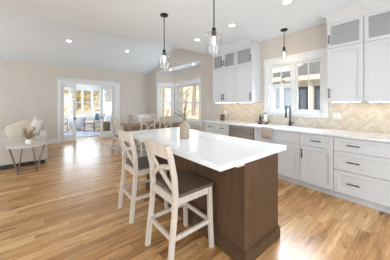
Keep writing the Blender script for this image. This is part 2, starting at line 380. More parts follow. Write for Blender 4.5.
# french doors --------------------------------------------------------------
t = MB()
t.box(DX0-.10, DX0, FAR-.024, FAR, 0, DZ, .004); t.box(DX1, DX1+.22, FAR-.024, FAR, 0, DZ, .004)
t.box(DX0-.11, DX1+.23, FAR-.028, FAR, DZ, DZ+.125, .004); t.box(DX0-.15, DX1+.27, FAR-.075, FAR, DZ+.125, DZ+.175, .01)
t.box(DX0-.125, DX1+.245, FAR-.04, FAR, DZ-.005, DZ+.02, .006)
t.box(DX0, DX0+.018, FAR, FAR+T, 0, DZ-.02); t.box(DX1-.018, DX1, FAR, FAR+T, 0, DZ-.02); t.box(DX0, DX1, FAR, FAR+T, DZ-.02, DZ)
struct('trim_1', t, TRIM)
def leaf(name, x0, x1, knob_x, a, b):
    r = sroot(name, ((x0+x1)/2, FAR+.05, 0)); d = MB(); y0, y1 = FAR+.03, FAR+.07
    d.box(x0, x0+a, y0, y1, .01, DZ-.025, .004); d.box(x1-b, x1, y0, y1, .01, DZ-.025, .004)
    d.box(x0+a, x1-b, y0, y1, .01, .24, .004); d.box(x0+a, x1-b, y0, y1, DZ-.135, DZ-.025, .004)
    fr = d.build('door_frame', TRIM, r)
    g = MB(); g.box(x0+a-.005, x1-b+.005, FAR+.047, FAR+.053, .235, DZ-.13); g.build('glass_pane', PANE, r)
    k = MB(); k.M = Matrix.Translation((knob_x, y0, .80)) @ Matrix.Rotation(PI/2, 4, 'X'); k.lathe([(.028, 0), (.028, .006), (.012, .008), (.012, .03), (.027, .036), (.033, .05), (.025, .064), (.008, .068)], n=16)
    k.build('door_knob', BLACK, r, True)
leaf('door_1', DX0+.02, 1.0, .955, .075, .10); leaf('door_2', 1.80, DX1-.02, 1.845, .10, .075)
th = MB(); th.box(DX0, DX1, FAR, FAR+T, 0, .006); struct('trim_2', th, mat('threshold_paint', (.72, .70, .66), .4))

# baseboards
b = MB(); b.box(XL, DX0-.10, FAR-.018, FAR, 0, .14, .004); b.box(DX1+.22, W, FAR-.018, FAR, 0, .14, .004); struct('baseboard_far', b, TRIM)
b = MB(); b.box(W-.018, W, BY1, FAR-.018, 0, .14, .004); b.box(W-.018, W, 3.60, BY0, 0, .14, .004); struct('baseboard_right', b, TRIM)
# crown over wall cabinets
UX = 3.507
for k, (y0, y1) in enumerate(((-.75, 1.05), (2.315, 3.62))):
    m = MB(); m.prism([(UX+.01, 2.585), (UX-.012, 2.585), (UX-.014, 2.615), (UX-.04, 2.66), (UX-.065, 2.70), (UX-.07, CEIL), (UX+.01, CEIL)], 'y', y0+.06, y1-.06 if k == 0 else y1-.06)
    m.box(UX-.065, W, y0+.0 if k else y0, y0+.06, 2.70, CEIL, .004) if k else m.box(UX-.065, W, y1-.06, y1, 2.70, CEIL, .004)
    struct('trim_%d' % (3+k), m, CAB)

# backsplash tile (stone field from counter to wall cabinets)
bs = MB(); bx0, bx1 = W-.012, W
bs.box(bx0, bx1, -.75, WY0-.09, .915, 1.375); bs.box(bx0, bx1, WY1+.09, 3.56, .915, 1.375); bs.box(bx0, bx1, WY0-.09, WY1+.09, .915, WZ0-.078)
struct('trim_5', bs, TILE)

# sunroom shell --------------------------------------------------------------
sw = MB(); posts = [SX0, .03, .60, 1.18, 1.75, 2.22, SX1]
sw.box(SX0-T, SX1+T, SY, SY+T, 0, .69); sw.box(SX0-T, SX1+T, SY, SY+T, 2.12, 2.4)
struct('wall_sunroom_far', sw, TRIM)
for i in range(len(posts)-1):
    r = sroot('window_%d' % (9+i), ((posts[i]+posts[i+1])/2, SY, .69)); f = MB(); a, c2 = posts[i], posts[i+1]
    f.box(a, a+.055, SY-.02, SY+.12, .69, 2.12, .004); f.box(c2-.055, c2, SY-.02, SY+.12, .69, 2.12, .004)
    f.box(a+.055, c2-.055, SY, SY+.1, .69, .75, .004); f.box(a+.055, c2-.055, SY, SY+.1, 2.06, 2.12, .004); f.box(a+.055, c2-.055, SY+.03, SY+.07, 1.385, 1.425, .003)
    f.build('window_frame', TRIM, r); g = MB(); g.box(a+.05, c2-.05, SY+.045, SY+.052, .74, 2.07); g.build('glass_pane', PANE, r)
sw = MB(); sw.box(SX1, SX1+T, FAR+T, SY, 0, 2.4); struct('wall_sunroom_right', sw, TRIM)
sw = MB(); ML2 = frame_m((SX0, FAR+T, 0), (0, 1, 0), (-1, 0, 0)); LS = SY-FAR-T
wall_with_window(sw, ML2, LS, .75, 2.1, .4, LS-.4, 2.4); struct('wall_sunroom_left', sw, TRIM)
window('window_15', sh(ML2, .4), LS-.8, .75, 2.1, kind='casement', n=3)  # unseen window added to give the sunroom fill an opening

# ------------------------------------------------------------------ kitchen cabinets
def shaker(mb, y0, y1, z0, z1, xf, st=.058, th=.02):
    mb.box(xf, xf+th, y0, y0+st, z0, z1, .0025); mb.box(xf, xf+th, y1-st, y1, z0, z1, .0025)
    mb.box(xf, xf+th, y0+st, y1-st, z0, z0+st, .0025); mb.box(xf, xf+th, y0+st, y1-st, z1-st, z1, .0025)
    mb.box(xf+.011, xf+th-.001, y0+st-.002, y1-st+.002, z0+st-.002, z1-st+.002)
def bar_handle(parent, xf, y, z, L, vert):
    h = MB(); r = .0065; e = L/2
    if vert:
        h.box(xf-.034, xf-.022, y-r, y+r, z-e, z+e, .003)
        for s in (-1, 1): h.box(xf-.023, xf+.001, y-.005, y+.005, z+s*(e-.025)-.005, z+s*(e-.025)+.005)
    else:
        h.box(xf-.034, xf-.022, y-e, y+e, z-r, z+r, .003)
        for s in (-1, 1): h.box(xf-.023, xf+.001, y+s*(e-.025)-.005, y+s*(e-.025)+.005, z-.005, z+.005)
    return h.build('handle', DKSTEEL, parent)
BF = 3.227
G = .0035
def base_cab(label, y0, y1, drawers=(), doors=(), front=None, top=.883):
    r = thing('base_cabinet', ((BF+W)/2, (y0+y1)/2, 0), label, 'cabinet', 'base cabinets along the kitchen wall')
    b = MB(); b.box(BF+.021, W-.002, y0+.0005, y1-.0005, .10, top)
    if top < .8: b.box(BF+.021, BF+.10, y0+.0005, y1-.0005, top, .883)
    b.box(BF+.076, W-.002, y0+.0005, y1-.0005, 0, .10); b.build('cabinet_body', CAB, r)
    for (a, c2, z0, z1, hs) in drawers:
        d = MB(); shaker(d, a+G, c2-G, z0+G, z1-G, BF, .045 if z1-z0 < .22 else .055); do = d.build('drawer', CAB, r)
        for hy_ in hs: bar_handle(do, BF, hy_, (z0+z1)/2, .135, False)
    for (a, c2, z0, z1, hy_) in doors:
        d = MB(); shaker(d, a+G, c2-G, z0+G, z1-G, BF); do = d.build('door', CAB, r)
        if hy_ is not None: bar_handle(do, BF, hy_, z1-.125, .15, True)
    if front:
        d = MB(); shaker(d, front[0]+G, front[1]-G, front[2]+G, front[3]-G, BF, .045); d.build('false_front', CAB, r)
    return r
Z1, ZD = .875, .685
base_cab('white base cabinet with two small drawers at the far end, left of the dishwasher', 2.765, 3.53,
         [(3.147, 3.53, ZD, Z1, (3.34,)), (2.765, 3.147, ZD, Z1, (2.955,))], [(3.147, 3.53, .105, ZD, 3.20), (2.765, 3.147, .105, ZD, 3.09)])
base_cab('white sink base cabinet under the black faucet, with a towel over its front', 1.285, 2.125, front=(1.285, 2.125, ZD, Z1), top=.68,
         doors=[(1.285, 1.705, .105, ZD, 1.66), (1.705, 2.125, .105, ZD, 1.75)])
base_cab('narrow white base cabinet with one drawer above one door, right of the sink base', .83, 1.285, [(.83, 1.285, ZD, Z1, (1.05,))], [(.83, 1.285, .105, ZD, 1.245)])
base_cab('wide white base cabinet with three stacked drawers at the right edge', -.08, .83,
         [(-.08, .83, ZD, Z1, (.61, .14)), (-.08, .83, .42, ZD, (.61, .14)), (-.08, .83, .105, .42, (.61, .14))])
r = thing('dishwasher', ((BF+W)/2, 2.445, 0), 'stainless steel dishwasher with a bar handle, built in under the counter', 'dishwasher')
m = MB(); m.box(BF+.045, W-.01, 2.13, 2.76, .005, .878); m.build('dishwasher_body', DKSTEEL, r)
m = MB(); m.box(BF-.004, BF+.045, 2.135, 2.755, .11, .80, .006); dd = m.build('door', STEEL, r)
m = MB(); m.box(BF-.055, BF-.035, 2.19, 2.70, .735, .757, .008); m.box(BF-.037, BF-.003, 2.21, 2.23, .738, .754); m.box(BF-.037, BF-.003, 2.66, 2.68, .738, .754); m.build('handle', STEEL, dd)
m = MB(); m.box(BF+.0, BF+.045, 2.135, 2.755, .808, .876, .004); m.build('control_panel', STEEL, r)
# counter with sink cut-out
SK = (3.36, 3.72, 1.42, 1.97)
m = MB(); cx0 = BF-.03; cz0, cz1 = .884, .915
m.box(cx0, SK[0], -.75, 3.57, cz0, cz1, .003); m.box(SK[1], W-.013, -.75, 3.57, cz0, cz1); m.box(SK[0], SK[1], -.75, SK[2], cz0, cz1); m.box(SK[0], SK[1], SK[3], 3.57, cz0, cz1)
tag(m.build('countertop', QUARTZ), 'long white quartz countertop running along the kitchen wall under the window', 'countertop')
m = MB(); x0, x1, y0, y1 = SK
for a in ((x0-.01, x0, y0-.01, y1+.01, .70, .884), (x1, x1+.01, y0-.01, y1+.01, .70, .884), (x0, x1, y0-.01, y0, .70, .884), (x0, x1, y1, y1+.01, .70, .884), (x0-.01, x1+.01, y0-.01, y1+.01, .69, .70)): m.box(*a)
tag(m.build('sink', SINKM), 'white undermount sink basin set into the counter below the window', 'sink')
# extra base run beyond the right edge of the photo keeps the counter supported
base_cab('plain white base cabinet just past the right edge, next to the three drawers', -.75, -.08, doors=[(-.75, -.08, .105, Z1, -.15)])

def upper_cab(label, y0, y1, splits, hands):
    r = thing('wall_cabinet', ((UX+W)/2, (y0+y1)/2, 1.372), label, 'cabinet', 'wall cabinets beside the window')
    zb, zt, zd = 1.372, 2.60, 2.205; X0 = UX+.021; p = .018; xb = W-.002
    b = MB()
    b.box(X0, xb, y0+.0005, y0+p, zb, zt+.1); b.box(X0, xb, y1-p, y1-.0005, zb, zt+.1); b.box(X0, xb, y0+p, y1-p, zb, zb+p); b.box(X0, xb, y0+p, y1-p, zt-p, zt+.1); b.box(X0, xb, y0+p, y1-p, zd-.012, zd+.012)
    b.box(xb-.01, xb, y0+p, y1-p, zb+p, zt-p)
    b.build('cabinet_body', CAB, r)
    ys = [y0]+list(splits)+[y1]
    for i in range(len(ys)-1):
        a, c2 = ys[i], ys[i+1]; hs = hands[i]; hy_ = (c2-.035) if hs > 0 else (a+.035)
        d = MB(); shaker(d, a+G, c2-G, zb+.002, zd-G/2, UX); do = d.build('door', CAB, r); bar_handle(do, UX, hy_, zb+.135, .15, True)
        d = MB(); st = .046; f0, f1, g0, g1 = a+G, c2-G, zd+G/2, zt-.003
        d.box(UX, UX+.02, f0, f0+st, g0, g1, .0025); d.box(UX, UX+.02, f1-st, f1, g0, g1, .0025); d.box(UX, UX+.02, f0+st, f1-st, g0, g0+st, .0025); d.box(UX, UX+.02, f0+st, f1-st, g1-st, g1, .0025)
        do = d.build('glass_door', CAB, r)
        g = MB(); g.box(UX+.009, UX+.014, f0+st-.003, f1-st+.003, g0+st-.003, g1-st+.003); g.build('glass_pane', CABG, do)
        bar_handle(do, UX, hy_, zd+.14, .14, True)
    s = MB(); s.box(UX+.06, UX+.085, y0+.05, y1-.05, zb-.008, zb-.0005); s.build('light_strip', STRIPM, r)
    l = area('undercabinet_light', (UX+.16, (y0+y1)/2, zb-.02), (.25, 0, -1), .03, y1-y0-.1, .6*(y1-y0), (1, .86, .70))
    return r
upper_cab('white double-door wall cabinet with two glass doors on top, farthest from the camera', 2.80, 3.56, [3.18], [-1, 1][::-1] and [1, -1])
upper_cab('white single-door wall cabinet with glass top door, just left of the window', 2.352, 2.80, [], [-1])
upper_cab('white single-door wall cabinet with glass top door, just right of the window', .55, .99, [], [1])
upper_cab('white wall cabinet at the right edge with wide glass top door, second right of window', -.05, .55, [], [-1])
upper_cab('white wall cabinet past the right edge, third right of the window', -.75, -.05, [], [1])

# faucet
r = thing('faucet', (3.74, 1.675, .915), 'matte black gooseneck kitchen faucet behind the sink', 'faucet')
m = MB(); m.lathe([(.03, 0), (.03, .01), (.022, .015), (.022, .09), (.014, .095)], (3.765, 1.675, .915), 20); m.build('faucet_base', BLACK, r, True)
m = MB(); pts = [(3.765, 1.675, 1.0), (3.765, 1.675, 1.22)]+[(3.765-.085+.085*math.cos(a), 1.675, 1.22+.085*math.sin(a)) for a in [PI*k/10 for k in range(1, 11)]]+[(3.595, 1.675, 1.16)]
m.tube(pts, .013, 10); m.build('spout', BLACK, r, True)
m = MB(); m.tube([(3.595, 1.675, 1.17), (3.595, 1.675, 1.08)], .018, 12, .016); m.build('spray_head', BLACK, r, True)
m = MB(); m.tube([(3.765, 1.66, .96), (3.76, 1.60, .985)], .009, 10); m.build('lever_handle', BLACK, r, True)
# towel hanging over the counter front
r = MB(); yt0, yt1 = 1.735, 1.925
for k in range(10):
    pass
n = 12; prof = [(3.36, .9165), (3.28, .9165), (3.20, .9170), (3.1905, .912), (3.186, .88), (3.184, .83), (3.182, .77), (3.183, .715)]
vs = []; 
for x, z in prof:
    for k in range(n+1):
        f = k/n; w_ = .0035*math.sin(f*PI*5)*(1 if z < .9 else .0)
        vs.append((x-abs(w_), yt0+(yt1-yt0)*f, z))
fsq = [(i*(n+1)+k, i*(n+1)+k+1, (i+1)*(n+1)+k+1, (i+1)*(n+1)+k) for i in range(len(prof)-1) for k in range(n)]
r.add(vs, fsq); o = r.build('dish_towel', TOWELF, None, True); so = o.modifiers.new('thickness', 'SOLIDIFY'); so.thickness = .004; so.offset = 1 if 0 else 0
o.location.z += .0015; o.location.x -= .002
tag(o, 'folded beige dish towel hanging over the counter edge in front of the sink', 'towel')
# wooden riser with bottles
r = thing('wooden_riser', (3.66, 2.19, .915), 'small dark wooden riser tray on the counter left of the faucet', 'tray')
m = MB(); m.box(3.585, 3.735, 2.085, 2.295, .952, .968, .004); m.build('tray_top', TRAYW, r)
for y in (2.115, 2.265):
    m = MB(); m.box(3.60, 3.72, y-.012, y+.012, .915, .952, .003); m.build('leg', TRAYW, r)
def bottle(name, x, y, z, h, rr, mt, label, pump):
    r = thing(name, (x, y, z), label, 'bottle')
    m = MB(); m.lathe([(rr*.9, 0), (rr, .01), (rr, h*.62), (rr*.85, h*.72), (rr*.35, h*.78), (rr*.35, h*.84)], (x, y, z), 18); m.build('bottle_body', mt, r, True)
    m = MB(); m.lathe([(rr*.42, h*.82), (rr*.42, h*.9)], (x, y, z), 14); m.tube([(x, y, z+h*.9), (x, y, z+h)], .004, 8); m.tube([(x+.004, y, z+h), (x-.04, y, z+h-.004)], .0055, 8); m.build('pump', pump, r, True)
bottle('soap_bottle', 3.66, 2.135, .968, .19, .034, WHITEC, 'white soap pump bottle standing on the wooden riser', BLACK)
bottle('lotion_bottle', 3.645, 2.245, .968, .15, .026, AMBER, 'dark pump bottle standing on the left half of the wooden riser', BLACK)
r = thing('potted_plant', (3.71, 2.22, .968), 'tiny potted green plant at the back of the wooden riser', 'plant')
m = MB(); m.lathe([(.018, 0), (.024, .045), (.020, .045), (.018, .03)], (3.71, 2.225, .968), 14); m.build('pot', WHITEC, r, True)
m = MB()
for k in range(14):
    a = k*2.4; L = .05+.03*random.random(); p0 = Vector((3.71, 2.225, 1.005)); d = Vector((math.cos(a)*.45, math.sin(a)*.45, 1)).normalized(); q = p0+d*L; s_ = Vector((-math.sin(a), math.cos(a), 0))*.008
    m.add([p0, q*.5+p0*.5+s_, q, q*.5+p0*.5-s_], [(0, 1, 2, 3)])
m.build('foliage', LEAFG, r)
# jar at the far end
r = thing('canister', (3.62, 3.30, .915), 'brown canister with a dark lid at the far end of the counter', 'canister')
m = MB(); m.lathe([(.05, 0), (.055, .01), (.055, .11), (.05, .118)], (3.62, 3.31, .915), 20); m.build('canister_body', COPPER, r, True)
m = MB(); m.lathe([(.056, .118), (.056, .14), (.012, .145), (.012, .16)], (3.62, 3.31, .915), 20); m.build('lid', BRONZE, r, True)
# switch plates
def plate(name, label, y0, y1, z0, z1, x, gang, cat, kind):
    r = thing(name, (x, (y0+y1)/2, z0), label, cat)
    m = MB(); m.box(x-.006, x, y0, y1, z0, z1, .002); m.build('cover_plate', PLATE, r)
    for g in range(gang):
        yc = y0+(g+.5)*(y1-y0)/gang
        m = MB(); m.box(x-.0085, x-.0055, yc-.016, yc+.016, (z0+z1)/2-.033, (z0+z1)/2+.033, .001); m.build(kind, WHITEC, r)
plate('light_switch', 'single white light switch plate on the beige wall beside the bay window', 4.05, 4.125, 1.10, 1.215, W, 1, 'switch', 'rocker')
plate('wall_outlet', 'white double outlet plate on the stone backsplash right of the window', .885, .995, 1.085, 1.20, W-.012, 2, 'outlet', 'socket')
plate('wall_outlet', 'single white outlet plate on the backsplash beside the brown canister', 3.355, 3.425, 1.06, 1.17, W-.012, 1, 'outlet', 'socket')

# ------------------------------------------------------------------ island
IX0, IX1, IY0, IY1 = 1.30, 1.857, .945, 2.80
r = thing('kitchen_island', ((IX0+IX1)/2, (IY0+IY1)/2, 0), 'brown wooden kitchen island base under the white slab top', 'island')
m = MB(); m.box(IX0+.006, IX1-.006, IY0+.006, IY1-.006, 0, .874); m.build('cabinet_body', ISLW, r)
m = MB()
m.box(IX0, IX1, IY0, IY0+.0058, .11, .874); m.box(IX0, IX0+.0058, IY0+.0058, IY1, .11, .874); m.box(IX1-.0058, IX1, IY0+.0058, IY1, .11, .874)
m.build('side_panel', ISLW, r)
for y in (1.55, 2.17, IY1-.06):
    m = MB(); m.box(IX0-.009, IX0, y, y+.045, .12, .874, .002); m.build('panel_batten', ISLW, r)
m = MB(); q = .016
for a in ((IX0-q, IX1+q, IY0-q, IY0), (IX0-q, IX1+q, IY1, IY1+q), (IX0-q, IX0, IY0, IY1), (IX1, IX1+q, IY0, IY1)):
    m.box(*a, 0, .105, .003)
q = .008
for a in ((IX0-q, IX1+q, IY0-q, IY0), (IX0-q, IX1+q, IY1, IY1+q), (IX0-q, IX0, IY0, IY1), (IX1, IX1+q, IY0, IY1)):
    m.box(*a, .10, .12, .002)
m.build('base_molding', ISLW, r)
for y in (.945, 1.85, 2.72):
    m = MB(); m.prism([(IX0-.001, .874), (IX0-.10, .874), (IX0-.10, .845), (IX0-.09, .838), (IX0-.001, .838)], 'y', y, y+.04)
    m.build('corbel', CREAM if y < 1 else ISLW, r)
m = MB(); m.box(.962, 1.945, .90, 2.90, .875, .915, .004)
tag(m.build('island_countertop', QUARTZ), 'large white quartz slab on the wooden island', 'countertop')
# vase with stems on island
VX, VY = 1.40, 1.92
r = thing('vase', (VX, VY, .915), 'tan ceramic vase with olive stems standing on the island slab', 'vase')
m = MB(); m.lathe([(.058, 0), (.066, .006), (.068, .03), (.066, .12), (.060, .155), (.042, .185), (.028, .20), (.027, .222), (.031, .228), (.024, .228), (.022, .20)], (VX, VY, .915), 28); m.build('vase_body', CERAM, r, True)
m = MB(); lf = MB()
random.seed(3)
for k, (dx, dy, hh) in enumerate(((.01, .00, .19), (-.06, .05, .12), (.05, -.05, .11), (-.02, -.05, .15), (-.09, .07, .085), (.035, .035, .17))):
    p0 = Vector((VX, VY, 1.10)); p2 = Vector((VX+dx, VY+dy, 1.143+hh)); p1 = (p0+p2)/2+Vector((0, 0, .03)); path = [p0, p1, p2]
    m.tube(path, .0022, 6)
    for j in range(9):
        f = .35+.65*j/8; p = p0.lerp(p2, f)+Vector((0, 0, .03*4*f*(1-f)/2)); a = random.random()*6.28
        d = Vector((math.cos(a), math.sin(a), .5)).normalized(); L = .03+.015*random.random(); s_ = d.cross(Vector((0, 0, 1))).normalized()*.007
        lf.add([p, p+d*L*.5+s_, p+d*L, p+d*L*.5-s_], [(0, 1, 2, 3)])
st = m.build('stem', LEAFG, r); lf.build('foliage', LEAFG, r)

# ------------------------------------------------------------------ chairs
def chair(name, label, cat, group, seat_h, back_h, hw, fx, bx, wood_m, seat_m, str_z, rail_z, rail_f=.27):
    """origin on the floor, seat facing +x; hw half width, fx front leg x, bx rear foot x (negative)"""
    r = thing(name, (0, 0, 0), label, cat, group, local=True)
    s0 = seat_h-.032
    rear = lambda s: [(bx, s*hw*1.0, 0), (bx+.02, s*hw*.985, seat_h*.33), (bx+.045, s*hw*.97, seat_h*.7), (bx+.055, s*hw*.97, seat_h), (bx+.045, s*hw*.97, seat_h+(back_h-seat_h)*.35), (bx+.01, s*hw*.97, seat_h+(back_h-seat_h)*.75), (bx-.02, s*hw*.93, back_h)]
    def rx(z):
        pts = rear(1)
        for a, b in zip(pts, pts[1:]):
            if a[2] <= z <= b[2]: return a[0]+(b[0]-a[0])*(z-a[2])/(b[2]-a[2])
        return pts[-1][0]
    yi = hw*.97
    for s in (1, -1):
        m = MB(); m.beam(rear(s), .036, .046, (0, 1, 0)); m.build('leg', wood_m, r)
        m = MB(); m.beam([(fx+.012, s*hw*1.02, 0), (fx, s*hw*.99, seat_h*.4), (fx-.006, s*hw*.96, s0)], .042, .042, (0, 1, 0)); m.build('leg', wood_m, r)
    m = MB(); n = 10; vs = []; top = []
    sx0, sx1 = bx+.075, fx+.03
    m.box(sx0, sx1, -hw-.012, hw+.012, s0, seat_h-.002, .008); 
    m.build('seat', seat_m, r)
    m = MB(); az0 = s0-.068
    m.box(fx-.022, fx+.008, -yi+.02, yi-.02, az0, s0, .003); m.box(rx(az0)+.0, rx(az0)+.028, -yi+.018, yi-.018, az0, s0, .003)
    for s in (1, -1): m.box(rx(az0)+.02, fx-.02, s*(yi-.014)-.012, s*(yi-.014)+.012, az0, s0, .003)
    m.build('apron', wood_m, r)
    # top rail, slightly bowed to the rear
    hR = (back_h-seat_h)*rail_f
    m = MB(); zc = back_h-hR/2; pts = []
    for k in range(9):
        f = k/8*2-1; pts.append((rx(zc)-.03*(1-f*f)-.002, f*(hw*.97-.004), zc+.012*(1-f*f)))
    m.beam(pts, .024, hR, (1, 0, 0)); m.build('top_rail', wood_m, r)
    zl = seat_h+.02; zt_ = back_h-hR+.015; hh = zt_-zl
    for s, za, zb, bulge in ((1, zt_-.01, zl, 0), (-1, zt_-.30*hh, zl+.02, .13*hh)):
        m = MB(); pts = []
        for k in range(13):
            f = k/12; y = s*(1-f*2)*(yi-.012); z = za+(zb-za)*f+bulge*math.sin(PI*f)*1.3; pts.append((rx(z)-.020*(1-(f*2-1)**2)+.004*s, y, z))
        m.beam(pts, .018, .036, (1, 0, 0)); m.build('cross_slat', wood_m, r)
    m = MB(); m.box(rx(str_z)-.012, rx(str_z)+.012, -yi, yi, str_z-.018, str_z+.018, .003); m.build('stretcher', wood_m, r)
    m = MB(); m.box(fx-.014, fx+.01, -yi, yi, str_z-.018+rail_z, str_z+.018+rail_z, .003); m.build('stretcher', wood_m, r)
    for s in (1, -1):
        m = MB(); m.box(rx(str_z), fx, s*yi-.011, s*yi+.011, str_z-.018, str_z+.018, .003); m.build('stretcher', wood_m, r)
    return r
stool = chair('counter_stool', 'whitewashed cross-back counter stool with dark wood seat, nearest the camera', 'stool', 'counter stools at the island', .605, 1.01, .200, .198, -.245, CREAM, SEATW, .25, 0)
stool.location = (1.035, 1.480, .002)
s2 = relabel(copy_tree(stool), 'whitewashed cross-back counter stool with dark wood seat, farther one at the middle of the island'); s2.location = (1.035, 2.30, .002)

# dining set ----------------------------------------------------------------
TX0, TX1, TY0, TY1 = 1.80, 3.42, 4.84, 5.66
m = MB(); m.box(1.67, 3.80, 4.35, 6.65, .001, .012, .003); tag(m.build('area_rug', RUGM), 'pale woven area rug under the dining table', 'rug')
r = thing('dining_table', ((TX0+TX1)/2, 5.25, .012), 'weathered wooden dining table by the bay window', 'table')
m = MB(); m.box(TX0, TX1, TY0, TY1, .715, .762, .006); m.build('tabletop', TABLEW, r)
m = MB(); m.box(TX0+.07, TX1-.07, TY0+.07, TY0+.095, .62, .715); m.box(TX0+.07, TX1-.07, TY1-.095, TY1-.07, .62, .715); m.box(TX0+.07, TX0+.095, TY0+.095, TY1-.095, .62, .715); m.box(TX1-.095, TX1-.07, TY0+.095, TY1-.095, .62, .715); m.build('apron', TABLEW, r)
for x in (TX0+.11, TX1-.11):
    for y in (TY0+.11, TY1-.11):
        m = MB(); m.beam([(x, y, .012), (x, y, .35), (x, y, .715)], .085, .085, (1, 0, 0)); m.build('leg', TABLEW, r)
dch = chair('dining_chair', 'cross-back dining chair on the near side of the table, left of its pair', 'chair', 'cross-back chairs around the dining table', .46, .975, .185, .20, -.225, CREAM, SEATW, .17, .04, .15)
dch.location = (2.15, 4.75, .016); dch.rotation_euler = (0, 0, PI/2)
for lab, x, y, a in (('cross-back dining chair on the near side of the table, right of its pair', 2.68, 4.75, PI/2),
                     ('cross-back dining chair at the left end of the table', 1.74, 5.27, .06),
                     ('cross-back dining chair behind the table, left of its pair', 2.28, 5.78, -PI/2), ('cross-back dining chair behind the table, right of its pair', 2.92, 5.78, -PI/2),
                     ('cross-back dining chair at the right end of the table', 3.50, 5.25, PI)):
    d = relabel(copy_tree(dch), lab); d.location = (x, y, .016); d.rotation_euler = (0, 0, a)
# table dressing
vlab = (('tall clear glass cylinder vase on the dining table, left one', 2.12, 5.33, .30, .065), ('shorter clear glass cylinder vase on the dining table, right one', 2.40, 5.35, .23, .06))
for lab, x, y, h_, rr in vlab:
    m = MB(); m.lathe([(rr*.9, .0), (rr, .006), (rr, h_), (rr-.003, h_), (rr-.004, .012)], (x, y, .7625), 20); tag(m.build('glass_vase', SHADEG, None, True, orig=(x, y, .7625)), lab, 'vase', 'glass vases on the dining table')
# plates
pm = MB(); pm.lathe([(.02, 0), (.08, .003), (.125, .014), (.124, .017), (.08, .007), (.02, .004)], (0, 0, 0), 24)
first = None
for lab, x, y in (('white plate at the near left setting of the dining table', 2.23, 5.02), ('white plate at the near right setting of the dining table', 2.82, 5.02), ('white plate at the far left setting of the dining table', 2.20, 5.52), ('white plate at the far right setting of the dining table', 2.92, 5.50)):
    o = pm.build('plate', WHITEC, None, True) if first is None else copy_tree(first)
    first = first or o; o.location = (x, y, .7625); tag(o, lab, 'plate', 'plates on the dining table')
# sideboard in the corner
r = thing('sideboard', (3.50, 7.79, 0), 'low white sideboard in the far corner left of the bay', 'sideboard')
m = MB(); m.box(3.16, 3.80, 7.62, 7.985, .06, .86, .004); m.box(3.2, 3.76, 7.65, 7.96, 0, .06); m.build('cabinet_body', TRIM, r)
m = MB(); m.box(3.14, 3.812, 7.60, 7.995, .86, .89, .004); m.build('top', TRIM, r)
for x in (3.18, 3.485):
    m = MB(); m.box(x, x+.295, 7.602, 7.62, .09, .84, .003); d = m.build('door', TRIM, r)
    k = MB(); k.lathe([(.01, 0), (.012, .02)], (0, 0, 0), 10); k.M = Matrix(); k2 = MB(Matrix.Translation((x+(.27 if x < 3.3 else .025), 7.60, .5)) @ Matrix.Rotation(PI/2, 4, 'X')); k2.lathe([(.006, 0), (.012, .016), (.006, .02)], n=10); k2.build('knob', BRONZE, d)

# ------------------------------------------------------------------ living room
# sofa seen from its near arm, facing left (-x)
r = thing('sofa', (-.27, 6.25, 0), 'cream upholstered sofa standing against the left part of the room', 'sofa')
X0, X1, Y0, Y1 = -.80, .125, 5.40, 7.10
m = MB(); m.box(X0+.02, X1-.02, Y0+.03, Y1-.03, .085, .30, .02); m.build('sofa_base', SOFAF, r, True)
m = MB(); m.box(X0+.05, X1-.05, Y0+.05, Y1-.05, .0, .085, .006); m.build('plinth', BLACK, r)
for a, b_ in ((Y0, Y0+.17), (Y1-.17, Y1)):
    m = MB(); m.box(X0, X1, a, b_, .09, .635, .05); m.build('armrest', SOFAF, r, True)
m = MB(); m.box(X1-.15, X1, Y0+.10, Y1-.10, .28, .74, .06); m.build('backrest', SOFAF, r, True)
for k in range(2):
    ya = Y0+.175+k*.675; m = MB(); m.pillow(((X0+X1-.2)/2+.0, ya+.3375, .385), (.72, .665, .19), .3, .25); m.build('seat_cushion', SOFAF, r, True)
for k in range(2):
    ya = Y0+.175+k*.675; m = MB(); m.pillow((X1-.235, ya+.3375, .725), (.21, .655, .52), .42, .5, Matrix.Rotation(.24, 4, 'Y'), ez=.4); m.build('back_cushion', IVORYF, r, True)
m = MB(); m.pillow((0, 0, 0), (.54, .19, .46), .42, .9, ez=.42); o = m.build('throw_pillow', BEIGEF, None, True); o.location = (-.31, 5.73, .72); o.rotation_euler = (-.28, -.36, .1); tag(o, 'beige throw pillow leaning at the near arm of the sofa', 'pillow')
# round side table
CX, CY = -.205, 5.04
r = thing('side_table', (CX, CY-.05, 0), 'round white-topped side table with splayed champagne metal legs beside the sofa', 'table')
CY -= .05
m = MB(); m.lathe([(.295, 0), (.312, .006), (.312, .026), (.306, .032), (.0, .032)], (CX, CY, .518), 40); m.build('tabletop', WHITEC if 0 else mat('side_table_top', (.66, .60, .54), .35), r, True)
feet = [Vector((CX+.195*math.cos(a), CY+.195*math.sin(a), .008)) for a in [math.radians(v) for v in (-132, -42, 48, 138)]]
for k, f in enumerate(feet):
    a0 = math.atan2(f.y-CY, f.x-CX); m = MB()
    for s in (-1, 1):
        a = a0+s*.52; m.tube([f+Vector((0, 0, 0)), Vector((CX+.275*math.cos(a), CY+.275*math.sin(a), .518))], .008, 8)
    m.build('leg', CHAMP, r)
m = MB()
for k in range(4): m.tube([feet[k], feet[(k+1) % 4]], .007, 8)
m.build('foot_bar', CHAMP, r)
r = thing('bud_vase', (CX+.02, CY, .55), 'small white pot holding a bunch of dried brown stems on the round side table', 'vase')
m = MB(); m.lathe([(.045, 0), (.052, .01), (.052, .06), (.042, .085), (.038, .09), (.032, .085)], (CX+.02, CY, .55), 20); m.build('vase_body', WHITEC, r, True)
m = MB(); random.seed(5)
